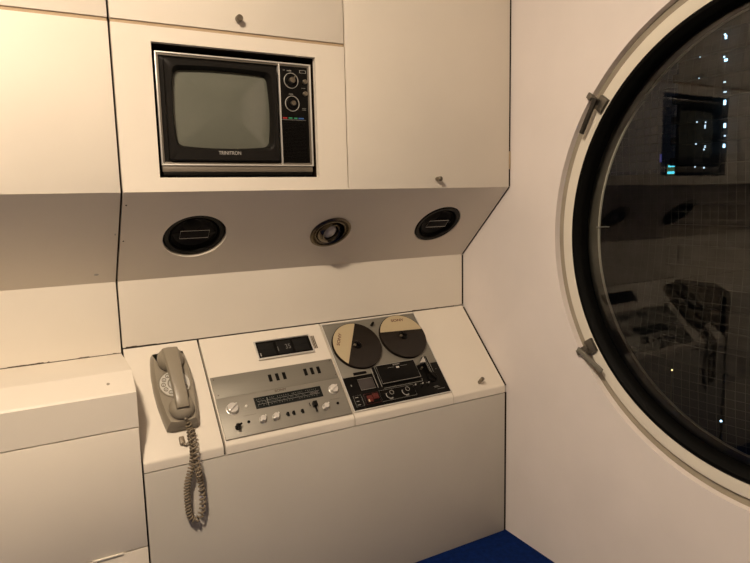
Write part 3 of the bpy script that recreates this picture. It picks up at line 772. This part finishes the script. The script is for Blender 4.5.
# coiled cord (world path turned into the telephone's own space)
PH = ph.matrix_world.inverted()
def catmull(P_, n):
    out = []; P_ = [Vector(p) for p in P_]; Q = [P_[0]*2-P_[1]]+P_+[P_[-1]*2-P_[-2]]
    for i in range(1, len(Q)-2):
        for k in range(n):
            t = k/n; a, b_, c_, d_ = Q[i-1:i+3]
            out.append(.5*((2*b_)+(c_-a)*t+(2*a-5*b_+4*c_-d_)*t*t+(3*b_-a-3*c_+d_)*t**3))
    out.append(P_[-1]); return out
def wc(x, s, h): return CON(x, s, h) @ Vector((0, 0, 0))
PAPTH = None
pathw = [wc(-1.1680, .2900, .048), wc(-1.1640, .3090, .022), wc(-1.1640, .3300, .0140), wc(-1.1640, .3600, .0130),
         Vector((-1.1690, -.0050, -.2780)), Vector((-1.1800, -.0110, -.3120)), Vector((-1.1900, -.0080, -.3500)), Vector((-1.1920, -.0070, -.4000)), Vector((-1.1890, -.0070, -.4400)),
         Vector((-1.1770, -.0080, -.4590)), Vector((-1.1620, -.0080, -.4540)), Vector((-1.1520, -.0070, -.4280)), Vector((-1.1500, -.0070, -.3950)), Vector((-1.1530, -.0080, -.3500)), Vector((-1.1600, -.0240, -.3120)),
         Vector((-1.1650, -.0260, -.2780)), wc(-1.1620, .3600, .0330), wc(-1.1600, .3300, .0320), wc(-1.1580, .3140, .0200), wc(-1.1560, .3020, .0110)]
def coil(b):
    base = catmull(pathw, 40); acc = [0]
    for i in range(1, len(base)): acc.append(acc[-1]+(base[i]-base[i-1]).length)
    tot = acc[-1]; ph_ = 0; pts = []; step = .0011; s = .010; i = 0
    nrm = Vector((1, 0, 0)); pts += [base[0]]
    while s < tot-.010:
        while acc[i+1] < s: i += 1
        t = (s-acc[i])/(acc[i+1]-acc[i]); p = base[i].lerp(base[i+1], t); tg = (base[i+1]-base[i]).normalized()
        nrm = (nrm-tg*nrm.dot(tg)).normalized(); bn = tg.cross(nrm)
        pitch = .0095 if s < tot*.50 else .0135
        ds_ = pitch/16; ph_ += 2*pi/16
        rad = .0073*min(1, (s-.010)/.01+.2, (tot-.010-s)/.01+.2)
        pts.append(p+nrm*cos(ph_)*rad+bn*sin(ph_)*rad); s += ds_
    pts.append(base[-1])
    tube(b, pts, .0026, 6, m=PH)
build('coiled_cord', coil, M['phone2'], ph, 80)
build('wall_plug', lambda b: (box(b, -.007, .007, -.011, .013, .001, .014, .003, m=PH @ CON(-1.1880, .3360)), tube(b, [(.0, -.008, .008), (.008, -.014, .010), (.016, -.010, .012)], .003, 8, m=PH @ CON(-1.1880, .3360))), M['phone2'], ph)

# ------------------------------------------------------------------ ceiling lamp
cl = thing('ceiling_lamp', 'round warm ceiling lamp in the middle of the room, above the camera', 'lamp', T(-1.82, -1.28, CEIL))
build('base', lambda b: cyl(b, .15, -.020, -.001, None, 48, .002), M['chrome'], cl)
build('lamp_shade', lambda b: lathe(b, [(0, -.085), (.05, -.082), (.085, -.070), (.105, -.048), (.11, -.021), (0, -.021)], None, 48), M['lamp'], cl)

# ------------------------------------------------------------------ outside
tag(build('safety_net', lambda b: None, M['net']), 'thin cord safety net hanging outside the round window', 'net')
net = bpy.data.objects['safety_net']
def netf(b):
    pitch = .0345; rnd = random.Random(2)
    y0, y1, z0, z1 = -1.75, .75, -.55, 1.35
    wav = lambda y, z: .72+.03*sin(y*4+z*2)+.02*sin(z*6)
    for k in range(int((y1-y0)/pitch)):
        y = y0+k*pitch
        tube(b, [(wav(y, z), y+.012*sin(z*3+y)+rnd.uniform(-.001, .001), z) for z in [z0+(z1-z0)*i/24 for i in range(25)]], .00055, 3)
    for k in range(int((z1-z0)/pitch)):
        z = z0+k*pitch
        tube(b, [(wav(y, z), y, z+.018*sin(y*2.2)-.05*(y+.5)+rnd.uniform(-.001, .001)) for y in [y0+(y1-y0)*i/24 for i in range(25)]], .00055, 3)
bmx = bmesh.new(); netf(bmx); bmx.to_mesh(net.data); bmx.free()
bpy.data.objects['safety_net']['kind'] = 'stuff'

struct(build('ground', lambda b: box(b, 2, 160, -60, 130, -26, -25), M['asphalt']))
CAM = Vector((-1.5118, -1.6971, .4386))
def far(y, z, x=80):      # facade coordinates measured on x = 30 carried to the building's real distance
    k = (x-CAM.x)/(30-CAM.x); return CAM.y+(y-CAM.y)*k, CAM.z+(z-CAM.z)*k
XB = 80
bd = thing('apartment_building', 'dark apartment tower with lit gallery lamps, far outside the round window', 'building', T(XB, 48, -25))
BD = bd.matrix_world.inverted()
build('walls', lambda b: box(b, XB+1.2, XB+16, 38, 56, -24.99, 26, m=BD), M['concrete'], bd)
def slabs(b):
    for k in range(17): box(b, XB, XB+1.3, 38, 56, -22+k*2.9, -21.75+k*2.9, m=BD)
build('gallery_floor', slabs, M['concrete'], bd)
build('gallery_parapet', lambda b: [box(b, XB, XB+.12, 38, 56, -21.7+k*2.9, -20.9+k*2.9, m=BD) for k in range(17)], M['concrete'], bd)
def glamp(y, z, w, h, m):
    yy, zz = far(y, z, XB-.3)
    build('gallery_lamp', lambda b: box(b, XB-.35, XB-.25, yy-w*.42, yy+w*.42, zz-h*.42, zz+h*.42, .02, m=BD), m, bd)
for y, z, w, h, m in ((17.74, 8.11, .32, .55, 'lampw'), (17.80, 8.25, .3, .2, 'lampw'), (17.68, 6.98, .50, .42, 'lampw'), (17.78, 7.15, .25, .25, 'lampw'), (17.69, 5.90, .40, .22, 'lampd'), (17.64, 5.40, .45, .22, 'lampd'),
                      (17.62, 4.88, .36, .75, 'lampw'), (17.56, 3.72, .34, .70, 'lampw'), (17.53, 3.20, .26, .26, 'lampd'), (17.54, 2.70, .34, .60, 'lampw'),
                      (19.09, 7.41, .22, .22, 'lampd'), (19.09, 6.33, .22, .22, 'lampd'), (19.09, 4.07, .22, .20, 'lampd'), (19.09, 2.92, .24, .20, 'lampd'), (19.08, 1.71, .22, .20, 'lampd'),
                      (18.60, 4.00, .18, .25, 'lampd'), (18.62, 3.78, .22, .60, 'lampd'), (18.57, 2.74, .22, .40, 'lampd'), (18.62, 2.60, .22, .25, 'lampd'), (18.57, 1.64, .22, .25, 'lampd')):
    glamp(y, z, w, h, M[m])
XO = 84
ob = thing('office_building', 'dark low office block with glowing cyan sign, left of the apartment tower outside', 'building', T(XO, 66, -25))
OB = ob.matrix_world.inverted()
build('walls', lambda b: box(b, XO, XO+14, 57, 74, -24.99, 3.2, m=OB), M['concrete'], ob)
ya, z1_ = far(20.65, 1.83, XO-.3); yb, z2_ = far(19.85, 1.47, XO-.3)
build('light_sign', lambda b: (box(b, XO-.4, XO-.25, yb, ya, z1_-.13, z1_+.13, m=OB), box(b, XO-.4, XO-.25, yb+.15, ya+.1, z2_-.16, z2_+.16, m=OB)), M['cyan'], ob)
build('sign_board', lambda b: box(b, XO-.25, XO-.05, yb-.2, ya+.3, z2_-.3, z1_+.3, m=OB), M['olive'], ob)
for yy, zz in ((21.17, 2.35), (19.75, 2.35)):
    y_, z_ = far(yy, zz, XO-.3)
    build('violet_light', lambda b: box(b, XO-.4, XO-.25, y_-.12, y_+.12, z_-.7, z_+.5, m=OB), M['violet'], ob)
for (y, z, d_), lab in (((19.90, -9.77, 0), 'distant street lamp with yellowish light, low left in the window view'), ((16.90, -11.88, 1), 'distant street lamp with white light, lowest point in the window view')):
    k = (-19.0-CAM.z)/(z-CAM.z); xx = CAM.x+(30-CAM.x)*k; yy = CAM.y+(y-CAM.y)*k
    sl = thing('street_lamp', lab, 'street lamp', T(xx, yy, -25))
    build('pole', lambda b: cyl(b, .07, .001, 5.9, None, 12), M['latchl'], sl)
    build('lamp_head', lambda b: lathe(b, [(0, 5.92), (.08, 5.93), (.10, 6.0), (.06, 6.08), (0, 6.1)], None, 20), M['warmw'] if d_ == 0 else M['lampw'], sl)

# ------------------------------------------------------------------ world, camera, view
w = bpy.data.worlds.new('night'); bpy.context.scene.world = w; w.use_nodes = True
w.node_tree.nodes['Background'].inputs[0].default_value = (.010, .012, .018, 1); w.node_tree.nodes['Background'].inputs[1].default_value = .25
cam = bpy.data.cameras.new('camera'); co = bpy.data.objects.new('camera', cam); C.objects.link(co)
cam.sensor_width = 36; cam.lens = 612.034/750*36; cam.clip_start = .02; cam.clip_end = 500
co.rotation_euler = (1.4352, .0226, -.5119); co.location = (-1.51185, -1.69715, .43862)
bpy.context.scene.camera = co
vs = bpy.context.scene.view_settings
vs.view_transform = 'Standard'; vs.look = 'None'; vs.gamma = 1; vs.use_curve_mapping = False; vs.exposure = 0.0
